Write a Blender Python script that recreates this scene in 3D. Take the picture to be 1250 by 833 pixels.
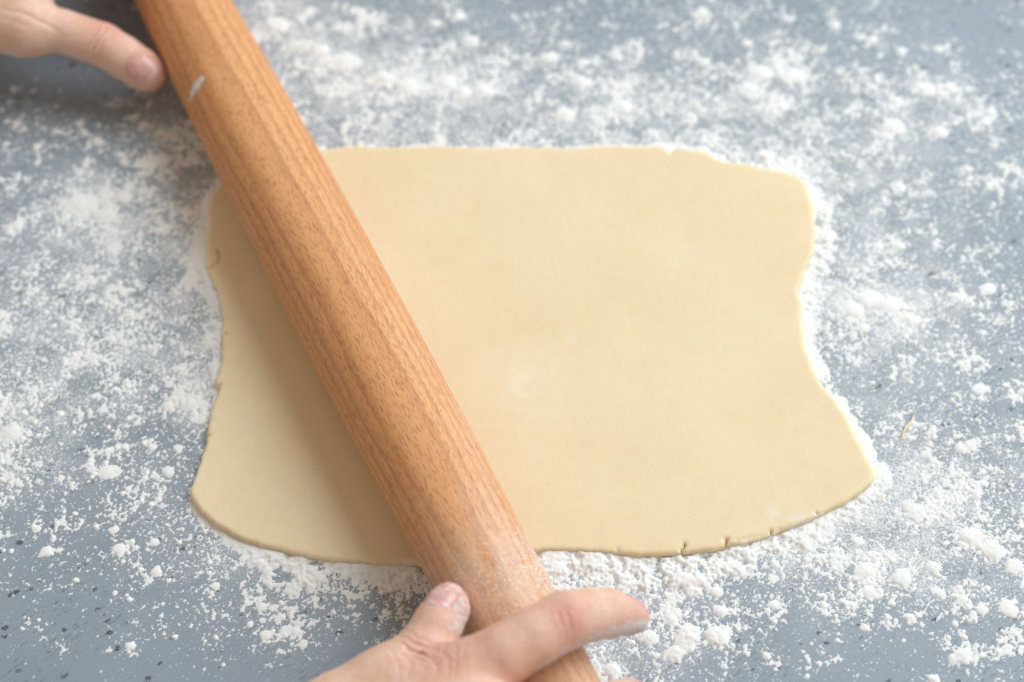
import bpy, math, random
import numpy as np
from mathutils import Vector, Matrix

# ------------------------------------------------------------------ camera
scene = bpy.context.scene
for o in list(bpy.data.objects):
    bpy.data.objects.remove(o)
COL = scene.collection
TH = math.radians(56.0)          # the camera looks down by this much
LENS, DIST = 60.0, 0.745
cam_d = bpy.data.cameras.new('camera')
cam_o = bpy.data.objects.new('camera', cam_d)
COL.objects.link(cam_o)
cam_o.location = (0, -DIST * math.cos(TH), DIST * math.sin(TH))
cam_o.rotation_euler = (math.pi / 2 - TH, 0, 0)
cam_d.lens, cam_d.sensor_width = LENS, 36.0
cam_d.clip_start, cam_d.clip_end = 0.01, 50
cam_d.dof.use_dof = True
cam_d.dof.focus_distance = 0.682
cam_d.dof.aperture_fstop = 4.2
cam_d.dof.aperture_blades = 8
scene.camera = cam_o

# ------------------------------------------------------------------ light
world = bpy.data.worlds.new('World')
scene.world = world
world.use_nodes = True
bg = world.node_tree.nodes['Background']
bg.inputs[0].default_value = (1.0, 0.87, 0.72, 1)      # warm light of the room
bg.inputs[1].default_value = 0.43
kl = bpy.data.lights.new('window_light', 'AREA')          # the big window behind on the right
kl.shape, kl.size, kl.size_y = 'ELLIPSE', 2.5, 2.1
kl.energy, kl.color = 80, (0.82, 0.925, 1.0)
ko = bpy.data.objects.new('window_light', kl)
COL.objects.link(ko)
ko.location = (1.45, 0.95, 1.80)
ko.rotation_euler = (Vector((0, 0, 0)) - ko.location).to_track_quat('-Z', 'Y').to_euler()
vs = scene.view_settings
vs.view_transform, vs.look, vs.exposure, vs.gamma = 'Standard', 'None', 0.0, 1.0
vs.use_curve_mapping = False

# ------------------------------------------------------------------ geometry helpers
FPX = 1250 * LENS / 36
CAM = np.array(cam_o.location)
FW = np.array([0, math.cos(TH), -math.sin(TH)])
RT = np.array([1.0, 0, 0])
UP = np.cross(RT, FW)


def P(x, y, z):
    """photograph pixel -> point at height z"""
    d = FW + RT * (x - 625) / FPX - UP * (y - 416.5) / FPX
    return CAM + d * ((z - CAM[2]) / d[2])


def to_px(x, y, z=0.0):
    dx, dy, dz = x - CAM[0], y - CAM[1], z - CAM[2]
    d = dx * FW[0] + dy * FW[1] + dz * FW[2]
    return 625 + FPX * dx / d, 416.5 - FPX * (dy * UP[1] + dz * UP[2]) / d


class Noise:
    def __init__(self, seed):
        r = np.random.RandomState(seed)
        self.p = r.permutation(4096)
        self.v = r.rand(4096).astype(np.float32)

    def n2(self, x, y):
        x, y = x * .8090 - y * .5878, x * .5878 + y * .8090
        xi, yi = np.floor(x).astype(np.int64), np.floor(y).astype(np.int64)
        fx, fy = (x - xi).astype(np.float32), (y - yi).astype(np.float32)
        fx = fx * fx * (3 - 2 * fx)
        fy = fy * fy * (3 - 2 * fy)
        p, v = self.p, self.v
        a0, a1 = p[xi & 4095], p[(xi + 1) & 4095]
        y0, y1 = yi & 4095, (yi + 1) & 4095
        v00, v10 = v[(a0 + y0) & 4095], v[(a1 + y0) & 4095]
        v01, v11 = v[(a0 + y1) & 4095], v[(a1 + y1) & 4095]
        # second scramble keeps rows from repeating
        t = v00 * (1 - fx) + v10 * fx
        b = v01 * (1 - fx) + v11 * fx
        return t * (1 - fy) + b * fy

    def fbm(self, x, y, o=3):
        s, a, w = 0, 0.5, 0
        for i in range(o):
            c, d = math.cos(i * 1.1), math.sin(i * 1.1)
            s = s + a * self.n2((x * c - y * d) * 2 ** i + 17 * i, (x * d + y * c) * 2 ** i + 31 * i)
            w += a
            a *= 0.5
        return s / w

    def n3(self, x, y, z):
        return (self.n2(x + z * 0.37, y - z * 0.61) + self.n2(y + x * 0.41 + 57, z + x * 0.29) + self.n2(z - y * 0.33 + 91, x)) / 3


def mesh_np(name, verts, faces, smooth=True):
    me = bpy.data.meshes.new(name)
    verts = np.ascontiguousarray(verts, dtype=np.float32)
    faces = np.ascontiguousarray(faces, dtype=np.int32)
    n, k = faces.shape
    me.vertices.add(len(verts))
    me.vertices.foreach_set('co', verts.ravel())
    me.loops.add(n * k)
    me.loops.foreach_set('vertex_index', faces.ravel())
    me.polygons.add(n)
    me.polygons.foreach_set('loop_start', np.arange(0, n * k, k, dtype=np.int32))
    me.polygons.foreach_set('use_smooth', np.full(n, smooth, dtype=bool))
    me.update(calc_edges=True)
    me.validate()
    return me


def attr(me, name, vals):
    a = me.attributes.new(name, 'FLOAT', 'POINT')
    a.data.foreach_set('value', np.ascontiguousarray(vals, dtype=np.float32))


def link(name, me, mat, parent=None):
    o = bpy.data.objects.new(name, me)
    COL.objects.link(o)
    if mat:
        me.materials.append(mat)
    if parent:
        o.parent = parent
        o.matrix_parent_inverse = parent.matrix_world.inverted()
    return o


def tag(o, label=None, cat=None, group=None, kind=None):
    for k, v in (('label', label), ('category', cat), ('group', group), ('kind', kind)):
        if v:
            o[k] = v
    return o


def surface_nets(F, org, h):
    """iso surface F = 0 (inside < 0) as a quad mesh"""
    S = F < 0
    nx, ny, nz = F.shape
    cnt = np.zeros((nx - 1, ny - 1, nz - 1), np.int8)
    for i in (0, 1):
        for j in (0, 1):
            for k in (0, 1):
                cnt += S[i:nx - 1 + i, j:ny - 1 + j, k:nz - 1 + k]
    I, J, K = np.nonzero((cnt > 0) & (cnt < 8))
    idx = np.full(cnt.shape, -1, np.int32)
    idx[I, J, K] = np.arange(len(I))
    acc = np.zeros((len(I), 3), np.float32)
    num = np.zeros(len(I), np.float32)
    cs = {(i, j, k): F[I + i, J + j, K + k] for i in (0, 1) for j in (0, 1) for k in (0, 1)}
    for c0 in cs:
        for a in range(3):
            if c0[a]:
                continue
            c1 = list(c0)
            c1[a] = 1
            f0, f1 = cs[c0], cs[tuple(c1)]
            m = (f0 < 0) != (f1 < 0)
            t = np.where(m, f0 / np.where(m, f0 - f1, 1), 0)
            p = np.empty((len(I), 3), np.float32)
            p[:] = c0
            p[:, a] += t
            acc += p * m[:, None]
            num += m
    V = (np.stack([I, J, K], 1) + acc / num[:, None]) * h + np.asarray(org)
    Q = []
    for a in range(3):
        lo = [slice(1, -1)] * 3
        hi = [slice(1, -1)] * 3
        lo[a], hi[a] = slice(0, -1), slice(1, None)
        A, B = S[tuple(lo)], S[tuple(hi)]
        e = np.array(np.nonzero(A != B)).T
        off = np.array([1, 1, 1])
        off[a] = 0
        e = e + off
        flip = S[e[:, 0], e[:, 1], e[:, 2]]
        b, c = (a + 1) % 3, (a + 2) % 3
        db, dc = np.zeros(3, int), np.zeros(3, int)
        db[b], dc[c] = 1, 1
        q = np.stack([idx[tuple((e + s).T)] for s in (-db - dc, -dc, 0 * db, -db)], 1)
        q[~flip] = q[~flip][:, ::-1]
        Q.append(q)
    Q = np.concatenate(Q)
    return V, Q[(Q >= 0).all(1)]


# ------------------------------------------------------------------ node helpers
class NT:
    def __init__(self, name):
        self.m = bpy.data.materials.new(name)
        self.m.use_nodes = True
        self.t = self.m.node_tree
        self.b = self.t.nodes['Principled BSDF']
        self.out = self.t.nodes['Material Output']

    def n(self, kind, **kw):
        nd = self.t.nodes.new(kind)
        for k, v in kw.items():
            setattr(nd, k, v)
        return nd

    def set(self, sock, v):
        if isinstance(v, bpy.types.NodeSocket):
            self.t.links.new(v, sock)
        else:
            sock.default_value = v

    def math(self, op, a, b=0.0, clamp=False):
        nd = self.n('ShaderNodeMath', operation=op, use_clamp=clamp)
        self.set(nd.inputs[0], a)
        self.set(nd.inputs[1], b)
        return nd.outputs[0]

    def ramp(self, v, a, b, lo=0.0, hi=1.0, smooth=True):
        nd = self.n('ShaderNodeMapRange', interpolation_type='SMOOTHSTEP' if smooth else 'LINEAR')
        for i, x in enumerate((v, a, b, lo, hi)):
            self.set(nd.inputs[i], x)
        return nd.outputs[0]

    def mix(self, f, a, b, mode='MIX'):
        nd = self.n('ShaderNodeMix', data_type='RGBA', blend_type=mode)
        self.set(nd.inputs[0], f)
        for s, v in ((nd.inputs[6], a), (nd.inputs[7], b)):
            if isinstance(v, tuple) and len(v) == 3:
                v = (*v, 1)
            self.set(s, v)
        return nd.outputs[2]

    def obj(self, scale=(1, 1, 1), rot=(0, 0, 0)):
        if not hasattr(self, '_tc'):
            self._tc = self.n('ShaderNodeTexCoord')
        mp = self.n('ShaderNodeMapping')
        self.set(mp.inputs[0], self._tc.outputs['Object'])
        mp.inputs['Rotation'].default_value = rot
        mp.inputs['Scale'].default_value = scale
        return mp.outputs[0]

    def noise(self, vec, scale=1.0, detail=2.0, rough=0.5, dist=0.0):
        nd = self.n('ShaderNodeTexNoise')
        self.set(nd.inputs['Vector'], vec)
        nd.inputs['Scale'].default_value = scale
        nd.inputs['Detail'].default_value = detail
        nd.inputs['Roughness'].default_value = rough
        nd.inputs['Distortion'].default_value = dist
        return nd.outputs[0]

    def voro(self, vec, scale=1.0, feature='F1', rnd=1.0):
        nd = self.n('ShaderNodeTexVoronoi', feature=feature)
        self.set(nd.inputs['Vector'], vec)
        nd.inputs['Scale'].default_value = scale
        nd.inputs['Randomness'].default_value = rnd
        return nd

    def attr(self, name):
        return self.n('ShaderNodeAttribute', attribute_name=name).outputs['Fac']

    def bump(self, h, dist, strength=1.0, normal=None):
        nd = self.n('ShaderNodeBump')
        self.set(nd.inputs['Height'], h)
        nd.inputs['Distance'].default_value = dist
        nd.inputs['Strength'].default_value = strength
        if normal:
            self.set(nd.inputs['Normal'], normal)
        return nd.outputs[0]

    def bs(self, **kw):
        for k, v in kw.items():
            if isinstance(v, tuple) and len(v) == 3 and k != 'Subsurface Radius':
                v = (*v, 1)
            self.set(self.b.inputs[k.replace('_', ' ') if k not in self.b.inputs else k], v)


# ------------------------------------------------------------------ materials
def mat_table():
    t = NT('painted_stone')
    o = t.obj()
    cloud = t.noise(o, 9, 4, 0.6)
    col = t.mix(t.ramp(cloud, .3, .7), (.240, .284, .332), (.292, .338, .390))
    # short slanted trowel strokes
    st0 = t.obj((1, 1, 1), (0, 0, math.radians(-40)))
    stm = t.n('ShaderNodeMapping')
    t.set(stm.inputs[0], st0)
    stm.inputs['Scale'].default_value = (190, 640, 1)
    st = stm.outputs[0]
    strokes = t.noise(st, 1, 2, .6, .3)
    smask = t.ramp(t.noise(o, 14, 2), .42, .62)
    s1 = t.math('MULTIPLY', t.ramp(strokes, .57, .68), smask)
    col = t.mix(t.math('MULTIPLY', s1, .55), col, (.10, .12, .14))
    fine = t.noise(o, 1500, 2, .7)
    col = t.mix(t.ramp(fine, .35, .75, 0, .16), col, (.36, .40, .45))
    # chipped dark pits
    pm = t.n('ShaderNodeMapping')
    t.set(pm.inputs[0], t.obj((1, 1, 1), (0, 0, math.radians(-25))))
    pm.inputs['Scale'].default_value = (1, 1.7, 1)
    v = t.voro(pm.outputs[0], 135)
    edge = t.math('ADD', v.outputs['Distance'], t.math('MULTIPLY', t.math('SUBTRACT', t.noise(o, 520, 4, .75), .5), .75))
    sel = t.n('ShaderNodeSeparateColor')
    t.set(sel.inputs[0], v.outputs['Color'])
    size = t.ramp(sel.outputs[0], .25, 1.0, 0.0, .26, False)
    area = t.ramp(t.noise(o, 9, 2), .34, .50)
    pit = t.math('MULTIPLY', t.ramp(edge, t.math('SUBTRACT', size, .05), size, 1.0, 0.0), t.math('GREATER_THAN', size, .01))
    pit = t.math('MULTIPLY', pit, area)
    col = t.mix(t.math('MULTIPLY', pit, .85), col, (.055, .062, .072))
    # thin film of flour
    d = t.attr('flour_dust')
    dl = t.math('MULTIPLY', d, t.ramp(t.noise(o, 70, 4, .65), .25, .70, .45, 1.35))
    f1 = t.ramp(t.noise(o, 1150, 4, .8), t.math('SUBTRACT', .655, t.math('MULTIPLY', dl, .36)), t.math('SUBTRACT', .735, t.math('MULTIPLY', dl, .36)))
    f2 = t.math('MULTIPLY', dl, .20)
    film = t.math('MAXIMUM', t.math('MULTIPLY', f1, .86), f2)
    col = t.mix(film, col, (.80, .80, .80))
    h = t.math('SUBTRACT', t.math('MULTIPLY', fine, .15), t.math('ADD', t.math('MULTIPLY', pit, 1.0), t.math('MULTIPLY', s1, .25)))
    t.bs(**{'Base Color': col, 'Roughness': t.ramp(film, 0, .6, .52, .9), 'Normal': t.bump(h, .0005, .7)})
    t.b.inputs['Specular IOR Level'].default_value = .35
    return t.m


def mat_flour():
    t = NT('flour_powder')
    o = t.obj()
    f = t.noise(o, 1400, 3, .8)
    col = t.mix(t.noise(o, 60, 3), (.825, .82, .805), (.87, .865, .85))
    t.bs(**{'Base Color': col, 'Roughness': .95, 'Normal': t.bump(f, .0003, .5),
            'Subsurface Weight': .6, 'Subsurface Scale': .0012})
    t.b.inputs['Subsurface Radius'].default_value = (1, .9, .8)
    t.b.inputs['Specular IOR Level'].default_value = .1
    return t.m


def mat_smear():
    t = NT('flour_smear')
    o = t.obj()
    k = t.math('ADD', t.attr('cover'), t.math('MULTIPLY', t.math('SUBTRACT', t.noise(o, 600, 4, .75), .5), 1.7))
    t.bs(**{'Base Color': (.90, .88, .86), 'Roughness': .95, 'Alpha': t.ramp(k, .10, .85, 0, .75)})
    return t.m


def mat_dough():
    t = NT('shortcrust_dough')
    o = t.obj()
    big = t.noise(o, 16, 3, .6)
    col = t.mix(t.ramp(big, .3, .7), (.806, .664, .440), (.836, .706, .488))
    mid = t.noise(t.obj((1, 1, 1), (0, 0, .5)), 240, 4, .65)
    col = t.mix(t.ramp(mid, .3, .72, 0, .22), col, (.72, .555, .34))
    dust = t.math('MULTIPLY', t.attr('flour_dust'), t.ramp(t.noise(o, 130, 4, .7), .42, .72))
    col = t.mix(t.math('MULTIPLY', dust, .8), col, (.86, .83, .78))
    speck = t.voro(o, 260)
    sc = t.n('ShaderNodeSeparateColor')
    t.set(sc.inputs[0], speck.outputs['Color'])
    sp = t.math('MULTIPLY', t.ramp(speck.outputs['Distance'], .06, .13, 1, 0), t.math('GREATER_THAN', sc.outputs[0], .93))
    col = t.mix(t.math('MULTIPLY', sp, .35), col, (.52, .36, .16))
    h = t.math('ADD', t.math('MULTIPLY', mid, .6), t.math('MULTIPLY', t.noise(o, 900, 2, .6), .35))
    t.bs(**{'Base Color': col, 'Roughness': .62, 'Normal': t.bump(h, .0004, .35),
            'Subsurface Weight': .6, 'Subsurface Scale': .004})
    t.b.inputs['Subsurface Radius'].default_value = (1, .65, .3)
    t.b.inputs['Specular IOR Level'].default_value = .25
    return t.m


def mat_wood():
    t = NT('beech_wood')
    o = t.obj()
    # growth rings about a pith line outside the dowel, gently wandering along the grain
    wob = t.noise(t.obj((22, 22, 5)), 1, 3, .55)
    sx = t.n('ShaderNodeSeparateXYZ')
    t.set(sx.inputs[0], o)
    rx = t.math('ADD', sx.outputs[0], .012)
    ry = t.math('SUBTRACT', sx.outputs[1], .046)
    rad = t.math('SQRT', t.math('ADD', t.math('MULTIPLY', rx, rx), t.math('MULTIPLY', ry, ry)))
    rad = t.math('ADD', rad, t.math('MULTIPLY', t.math('SUBTRACT', wob, .5), .013))
    ring = t.math('FRACT', t.math('MULTIPLY', rad, 215))
    late = t.math('MULTIPLY', t.ramp(ring, .35, .93), t.ramp(ring, .93, 1.0, 1, 0))
    tone = t.noise(t.obj((60, 60, 6)), 1, 3, .6)
    col = t.mix(t.ramp(tone, .3, .7), (.705, .305, .112), (.795, .395, .168))
    col = t.mix(t.math('MULTIPLY', late, .62), col, (.45, .185, .068))
    fib = t.noise(t.obj((1500, 1500, 60)), 1, 2, .6)
    col = t.mix(t.ramp(fib, .35, .7, 0, .34), col, (.80, .45, .23))
    # medullary ray flecks: short dark dashes along the grain
    warp = t.n('ShaderNodeVectorMath', operation='ADD')
    wn = t.n('ShaderNodeTexNoise')
    t.set(wn.inputs['Vector'], t.obj((40, 40, 14)))
    wn.inputs['Scale'].default_value = 1
    sc_ = t.n('ShaderNodeVectorMath', operation='SCALE')
    t.set(sc_.inputs[0], wn.outputs['Color'])
    sc_.inputs['Scale'].default_value = .004
    t.set(warp.inputs[0], o)
    t.set(warp.inputs[1], sc_.outputs[0])
    flecks = None
    for (sx_, sz, lo, hi, keep, amt) in ((820, 150, .18, .34, .35, .50), (1250, 200, .22, .40, .25, .46), (520, 125, .14, .25, .66, .58), (1900, 260, .25, .48, .2, .34)):
        mp = t.n('ShaderNodeMapping')
        t.set(mp.inputs[0], warp.outputs[0])
        mp.inputs['Scale'].default_value = (sx_, sx_ * .8, sz)
        v = t.voro(mp.outputs[0], 1)
        s = t.n('ShaderNodeSeparateColor')
        t.set(s.inputs[0], v.outputs['Color'])
        f = t.math('MULTIPLY', t.ramp(v.outputs['Distance'], lo, hi, 1, 0), t.ramp(s.outputs[0], keep, keep + .25))
        f = t.math('MULTIPLY', f, amt)
        flecks = f if flecks is None else t.math('MAXIMUM', flecks, f)
    col = t.mix(flecks, col, (.32, .10, .03))
    # smear and specks of flour left on the wood
    fl = t.attr('flour_dust')
    veil = t.math('MULTIPLY', t.ramp(fl, .08, .6, 0, .32), t.ramp(t.noise(t.obj((90, 90, 25)), 1, 4, .6), .25, .65))
    col = t.mix(veil, col, (.86, .74, .66))
    dn = t.noise(o, 1100, 3, .75)
    fm = t.ramp(dn, t.math('SUBTRACT', .80, t.math('MULTIPLY', fl, .5)), t.math('SUBTRACT', .92, t.math('MULTIPLY', fl, .5)))
    fm = t.math('MULTIPLY', fm, t.ramp(fl, 0, .15))
    col = t.mix(t.math('MULTIPLY', fm, .8), col, (.84, .80, .76))
    h = t.math('SUBTRACT', t.math('MULTIPLY', fib, .3), flecks)
    t.bs(**{'Base Color': col, 'Roughness': t.ramp(fm, 0, 1, .55, .9), 'Normal': t.bump(h, .00022, .6)})
    t.b.inputs['Specular IOR Level'].default_value = .42
    return t.m


def mat_skin():
    t = NT('skin')
    o = t.obj()
    big = t.noise(o, 90, 4, .65)
    col = t.mix(t.ramp(big, .3, .7), (.815, .500, .365), (.875, .610, .485))
    col = t.mix(t.math('MULTIPLY', t.attr('redness'), .80), col, (.700, .270, .220))
    mot = t.noise(o, 420, 3, .7)
    col = t.mix(t.ramp(mot, .45, .75, 0, .22), col, (.68, .34, .25))
    fl = t.attr('flour_dust')
    dn = t.noise(o, 520, 4, .75)
    fm = t.ramp(dn, t.math('SUBTRACT', .86, t.math('MULTIPLY', fl, .66)), t.math('SUBTRACT', 1.06, t.math('MULTIPLY', fl, .66)))
    fm = t.math('MULTIPLY', fm, t.ramp(fl, 0, .12))
    col = t.mix(t.math('MULTIPLY', fm, .80), col, (.83, .79, .78))
    wv = t.n('ShaderNodeVectorMath', operation='ADD')
    t.set(wv.inputs[0], o)
    wq = t.n('ShaderNodeVectorMath', operation='SCALE')
    wt = t.n('ShaderNodeTexNoise')
    t.set(wt.inputs['Vector'], o)
    wt.inputs['Scale'].default_value = 350
    t.set(wq.inputs[0], wt.outputs['Color'])
    wq.inputs['Scale'].default_value = .0022
    t.set(wv.inputs[1], wq.outputs[0])
    cells = t.voro(wv.outputs[0], 750, 'DISTANCE_TO_EDGE').outputs['Distance']
    cr = t.ramp(cells, 0, .12)
    h = t.math('ADD', t.math('MULTIPLY', cr, .5), t.math('MULTIPLY', t.noise(o, 500, 3, .6), .8))
    h = t.math('ADD', h, t.math('MULTIPLY', fm, .5))
    t.bs(**{'Base Color': col, 'Roughness': t.ramp(fm, 0, 1, .46, .9), 'Normal': t.bump(h, .00045, .75),
            'Subsurface Weight': t.ramp(fm, 0, 1, .40, .1), 'Subsurface Scale': .0018})
    t.b.inputs['Subsurface Radius'].default_value = (1, .36, .2)
    t.b.inputs['Specular IOR Level'].default_value = .4
    return t.m


def mat_nail():
    t = NT('fingernail')
    o = t.obj()
    e = t.attr('free_edge')
    col = t.mix(t.ramp(t.noise(o, 300, 3), .3, .7), (.66, .34, .30), (.74, .44, .40))
    col = t.mix(t.ramp(e, .84, .96, 0, .6), col, (.78, .62, .55))
    fl = t.attr('flour_dust')
    dn = t.noise(o, 600, 4, .75)
    fm = t.math('MULTIPLY', t.ramp(dn, .48, .68), fl)
    col = t.mix(fm, col, (.84, .80, .79))
    t.bs(**{'Base Color': col, 'Roughness': t.ramp(fm, 0, 1, .28, .8), 'Subsurface Weight': .25, 'Subsurface Scale': .002,
            'Normal': t.bump(t.noise(o, 700, 2), .0002, .3)})
    t.b.inputs['Subsurface Radius'].default_value = (1, .4, .3)
    return t.m


M_SMEAR = mat_smear()
M_TABLE, M_FLOUR, M_DOUGH, M_WOOD, M_SKIN, M_NAIL = mat_table(), mat_flour(), mat_dough(), mat_wood(), mat_skin(), mat_nail()

# ------------------------------------------------------------------ dough outline
OUT_PX = [(262, 235), (285, 215), (330, 197), (372, 187), (395, 184), (430, 180), (470, 182), (520, 180), (580, 182), (640, 181), (700, 182),
          (730, 179), (770, 180), (805, 181), (818, 187), (830, 182), (860, 187), (878, 198), (910, 202), (925, 206), (960, 212),
          (980, 222), (990, 245), (995, 280), (991, 310), (981, 335), (977, 349), (975, 361), (978, 373), (979, 400), (985, 430),
          (1000, 465), (1015, 485), (1032, 508), (1045, 535), (1058, 560), (1067, 580), (1062, 592), (1040, 608), (1010, 625),
          (970, 643), (930, 658), (900, 666), (870, 671), (832, 677), (790, 678), (750, 676), (700, 673), (660, 673), (600, 681),
          (550, 687), (513, 690), (480, 689), (440, 687), (400, 684), (370, 679), (340, 672), (310, 663), (280, 650), (258, 636),
          (240, 618), (232, 602), (238, 585), (247, 560), (253, 535), (257, 510), (262, 490), (268, 478), (263, 468), (268, 455),
          (272, 430), (270, 410), (273, 395), (270, 375), (262, 350), (255, 335), (251, 320), (253, 300), (253, 280), (255, 255)]
TD = 0.0038                     # dough thickness
OUT = np.array([P(x, y, .0022)[:2] for x, y in OUT_PX])


def resample(pts, n):
    """smooth closed Catmull-Rom through the traced points"""
    m = len(pts)
    per = n // m
    t = np.linspace(0, 1, per, endpoint=False)[:, None]
    res = []
    for i in range(m):
        p0, p1, p2, p3 = (pts[(i + k) % m] for k in (-1, 0, 1, 2))
        res.append(.5 * (2 * p1 + (p2 - p0) * t + (2 * p0 - 5 * p1 + 4 * p2 - p3) * t * t + (3 * p1 - p0 - 3 * p2 + p3) * t ** 3))
    return np.concatenate(res)


OUTS = resample(OUT, 4 * len(OUT))


def poly_sdf(px, py, poly):
    d = np.full(px.shape, 1e9, np.float32)
    ins = np.zeros(px.shape, bool)
    q = np.roll(poly, -1, 0)
    for (x0, y0), (x1, y1) in zip(poly, q):
        ex, ey = x1 - x0, y1 - y0
        wx, wy = px - x0, py - y0
        t = np.clip((wx * ex + wy * ey) / (ex * ex + ey * ey), 0, 1)
        np.minimum(d, (wx - ex * t) ** 2 + (wy - ey * t) ** 2, out=d)
        c = ((y0 <= py) & (y1 > py)) | ((y1 <= py) & (y0 > py))
        if c.any() and y1 != y0:
            ins ^= c & (px < x0 + (py - y0) / (y1 - y0) * ex)
    d = np.sqrt(d)
    return np.where(ins, -d, d)


def sample_grid(G, x0, y0, h, x, y):
    fx, fy = np.clip((x - x0) / h, 0, G.shape[0] - 1.001), np.clip((y - y0) / h, 0, G.shape[1] - 1.001)
    i, j = fx.astype(int), fy.astype(int)
    a, b = fx - i, fy - j
    return (G[i, j] * (1 - a) + G[i + 1, j] * a) * (1 - b) + (G[i, j + 1] * (1 - a) + G[i + 1, j + 1] * a) * b


# coarse signed distance of the dough outline, shared by dough and flour
SX0, SY0, SH = -.34, -.24, .0015
gx, gy = np.meshgrid(np.arange(SX0, .34, SH), np.arange(SY0, .34, SH), indexing='ij')
SD = poly_sdf(gx, gy, OUTS)


def seg_dist(x, y, pts):
    d = np.full(x.shape, 1e9)
    for (x0, y0), (x1, y1) in zip(pts[:-1], pts[1:]):
        ex, ey = x1 - x0, y1 - y0
        t = np.clip(((x - x0) * ex + (y - y0) * ey) / (ex * ex + ey * ey + 1e-12), 0, 1)
        np.minimum(d, np.hypot(x - x0 - ex * t, y - y0 - ey * t), out=d)
    return d


# ------------------------------------------------------------------ tabletop
DENS = [  # (pixel x, pixel y, share of the surface under flour)
    (30, 120, .05), (120, 120, .06), (60, 175, .14), (130, 160, .16), (190, 165, .40), (225, 215, .42), (160, 215, .30), (30, 220, .22),
    (100, 255, .66), (150, 265, .55), (60, 270, .50), (20, 260, .25), (200, 260, .45), (240, 270, .50), (30, 330, .34), (100, 330, .38),
    (170, 330, .42), (225, 340, .44), (40, 400, .44), (110, 400, .46), (180, 400, .42), (240, 400, .45), (40, 460, .48), (110, 460, .48),
    (180, 460, .42), (235, 490, .62), (15, 535, .62), (70, 530, .40), (130, 540, .24), (190, 540, .30), (225, 540, .20), (40, 580, .38),
    (100, 580, .34), (160, 580, .32), (205, 580, .30), (215, 625, .40), (50, 630, .10), (120, 630, .16), (170, 650, .20), (40, 680, .14),
    (100, 670, .16), (150, 670, .22), (200, 680, .22), (250, 665, .35), (290, 690, .46), (240, 720, .20), (300, 740, .22), (360, 760, .28),
    (340, 720, .24), (400, 710, .30), (400, 750, .12), (450, 740, .10), (470, 715, .34), (500, 720, .40), (40, 750, .04), (120, 740, .06), (180, 760, .05),
    (60, 810, .02), (160, 800, .05), (260, 800, .07), (340, 810, .05), (420, 780, .03),
    (330, 30, .46), (350, 75, .46), (390, 60, .48), (440, 90, .52), (500, 100, .60), (560, 105, .62), (440, 20, .30), (520, 30, .28), (560, 55, .24),
    (600, 20, .18), (660, 20, .16), (640, 80, .34), (600, 125, .50), (680, 100, .36), (720, 60, .18), (760, 20, .12), (800, 60, .26), (760, 110, .46),
    (400, 130, .40), (460, 150, .42), (520, 150, .40), (580, 160, .40), (640, 155, .40), (700, 150, .44), (770, 150, .52), (840, 150, .42), (840, 100, .36),
    (850, 20, .22), (900, 50, .18), (930, 90, .52), (970, 95, .50), (910, 130, .46), (960, 140, .40), (1010, 130, .30), (980, 30, .10), (1040, 60, .18),
    (1060, 110, .28), (1090, 150, .48), (1140, 108, .46), (1150, 160, .34), (1110, 60, .08), (1180, 40, .05), (1230, 60, .02), (1230, 130, .12), (1200, 180, .28),
    (900, 180, .42), (960, 190, .42), (1020, 210, .44), (1090, 200, .40), (1150, 220, .34), (1220, 230, .20), (1020, 260, .55), (1080, 260, .42), (1150, 280, .32), (1220, 290, .20),
    (1010, 320, .36), (1080, 310, .38), (1150, 330, .30), (1230, 330, .18), (1040, 370, .74), (1090, 375, .72), (1130, 385, .56), (1180, 370, .34), (1230, 390, .24),
    (1010, 420, .34), (1070, 430, .38), (1130, 430, .36), (1190, 450, .34), (1235, 450, .28), (1030, 470, .36), (1090, 490, .32), (1150, 500, .28), (1220, 510, .30),
    (1060, 530, .34), (1110, 540, .36), (1170, 545, .30), (1230, 550, .36), (1090, 580, .58), (1130, 580, .62), (1180, 590, .52), (1230, 600, .46),
    (1080, 620, .70), (1120, 630, .62), (1170, 640, .58), (1225, 645, .16), (1245, 680, .52), (1190, 665, .60), (1030, 650, .52), (980, 680, .52), (1060, 680, .66), (1110, 700, .54), (1150, 700, .46),
    (1180, 720, .34), (1230, 710, .34), (930, 690, .50), (880, 700, .40), (960, 715, .34), (1020, 720, .44), (900, 735, .24), (840, 740, .26), (1000, 750, .13), (1080, 750, .13), (1230, 750, .2),
    (940, 760, .10), (760, 720, .44), (730, 790, .50), (810, 770, .44), (850, 800, .36), (900, 800, .16), (960, 810, .06), (1040, 810, .06), (1110, 790, .08), (1150, 790, .10), (1200, 790, .14), (1240, 800, .10),
    (1100, 820, .04), (800, 825, .34), (750, 825, .34), (-60, 300, .3), (-60, 500, .4), (-60, 700, .05), (-60, 100, .03), (1320, 300, .1), (1320, 550, .3), (1320, 750, .2),
    (400, -60, .15), (700, -60, .1), (1000, -60, .05), (1250, -60, .02), (300, 900, .03), (700, 900, .2), (1000, 900, .04), (1250, 900, .08)]
DA = np.array(DENS, np.float64)


def density(px, py):
    num = np.zeros(px.shape)
    den = np.full(px.shape, 1e-9)
    for x, y, v in DA:
        w = np.exp(-((px - x) ** 2 + (py - y) ** 2) / (2 * 30.0 ** 2)) + 2e-5 * np.exp(-np.hypot(px - x, py - y) / 70)
        num += w * v
        den += w
    return num / den


# density on a coarse grid, looked up from there
DX0, DY0, DH = -.34, -.26, .004
hx, hy = np.meshgrid(np.arange(DX0, .345, DH), np.arange(DY0, .345, DH), indexing='ij')
DG = density(*to_px(hx, hy))
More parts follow.
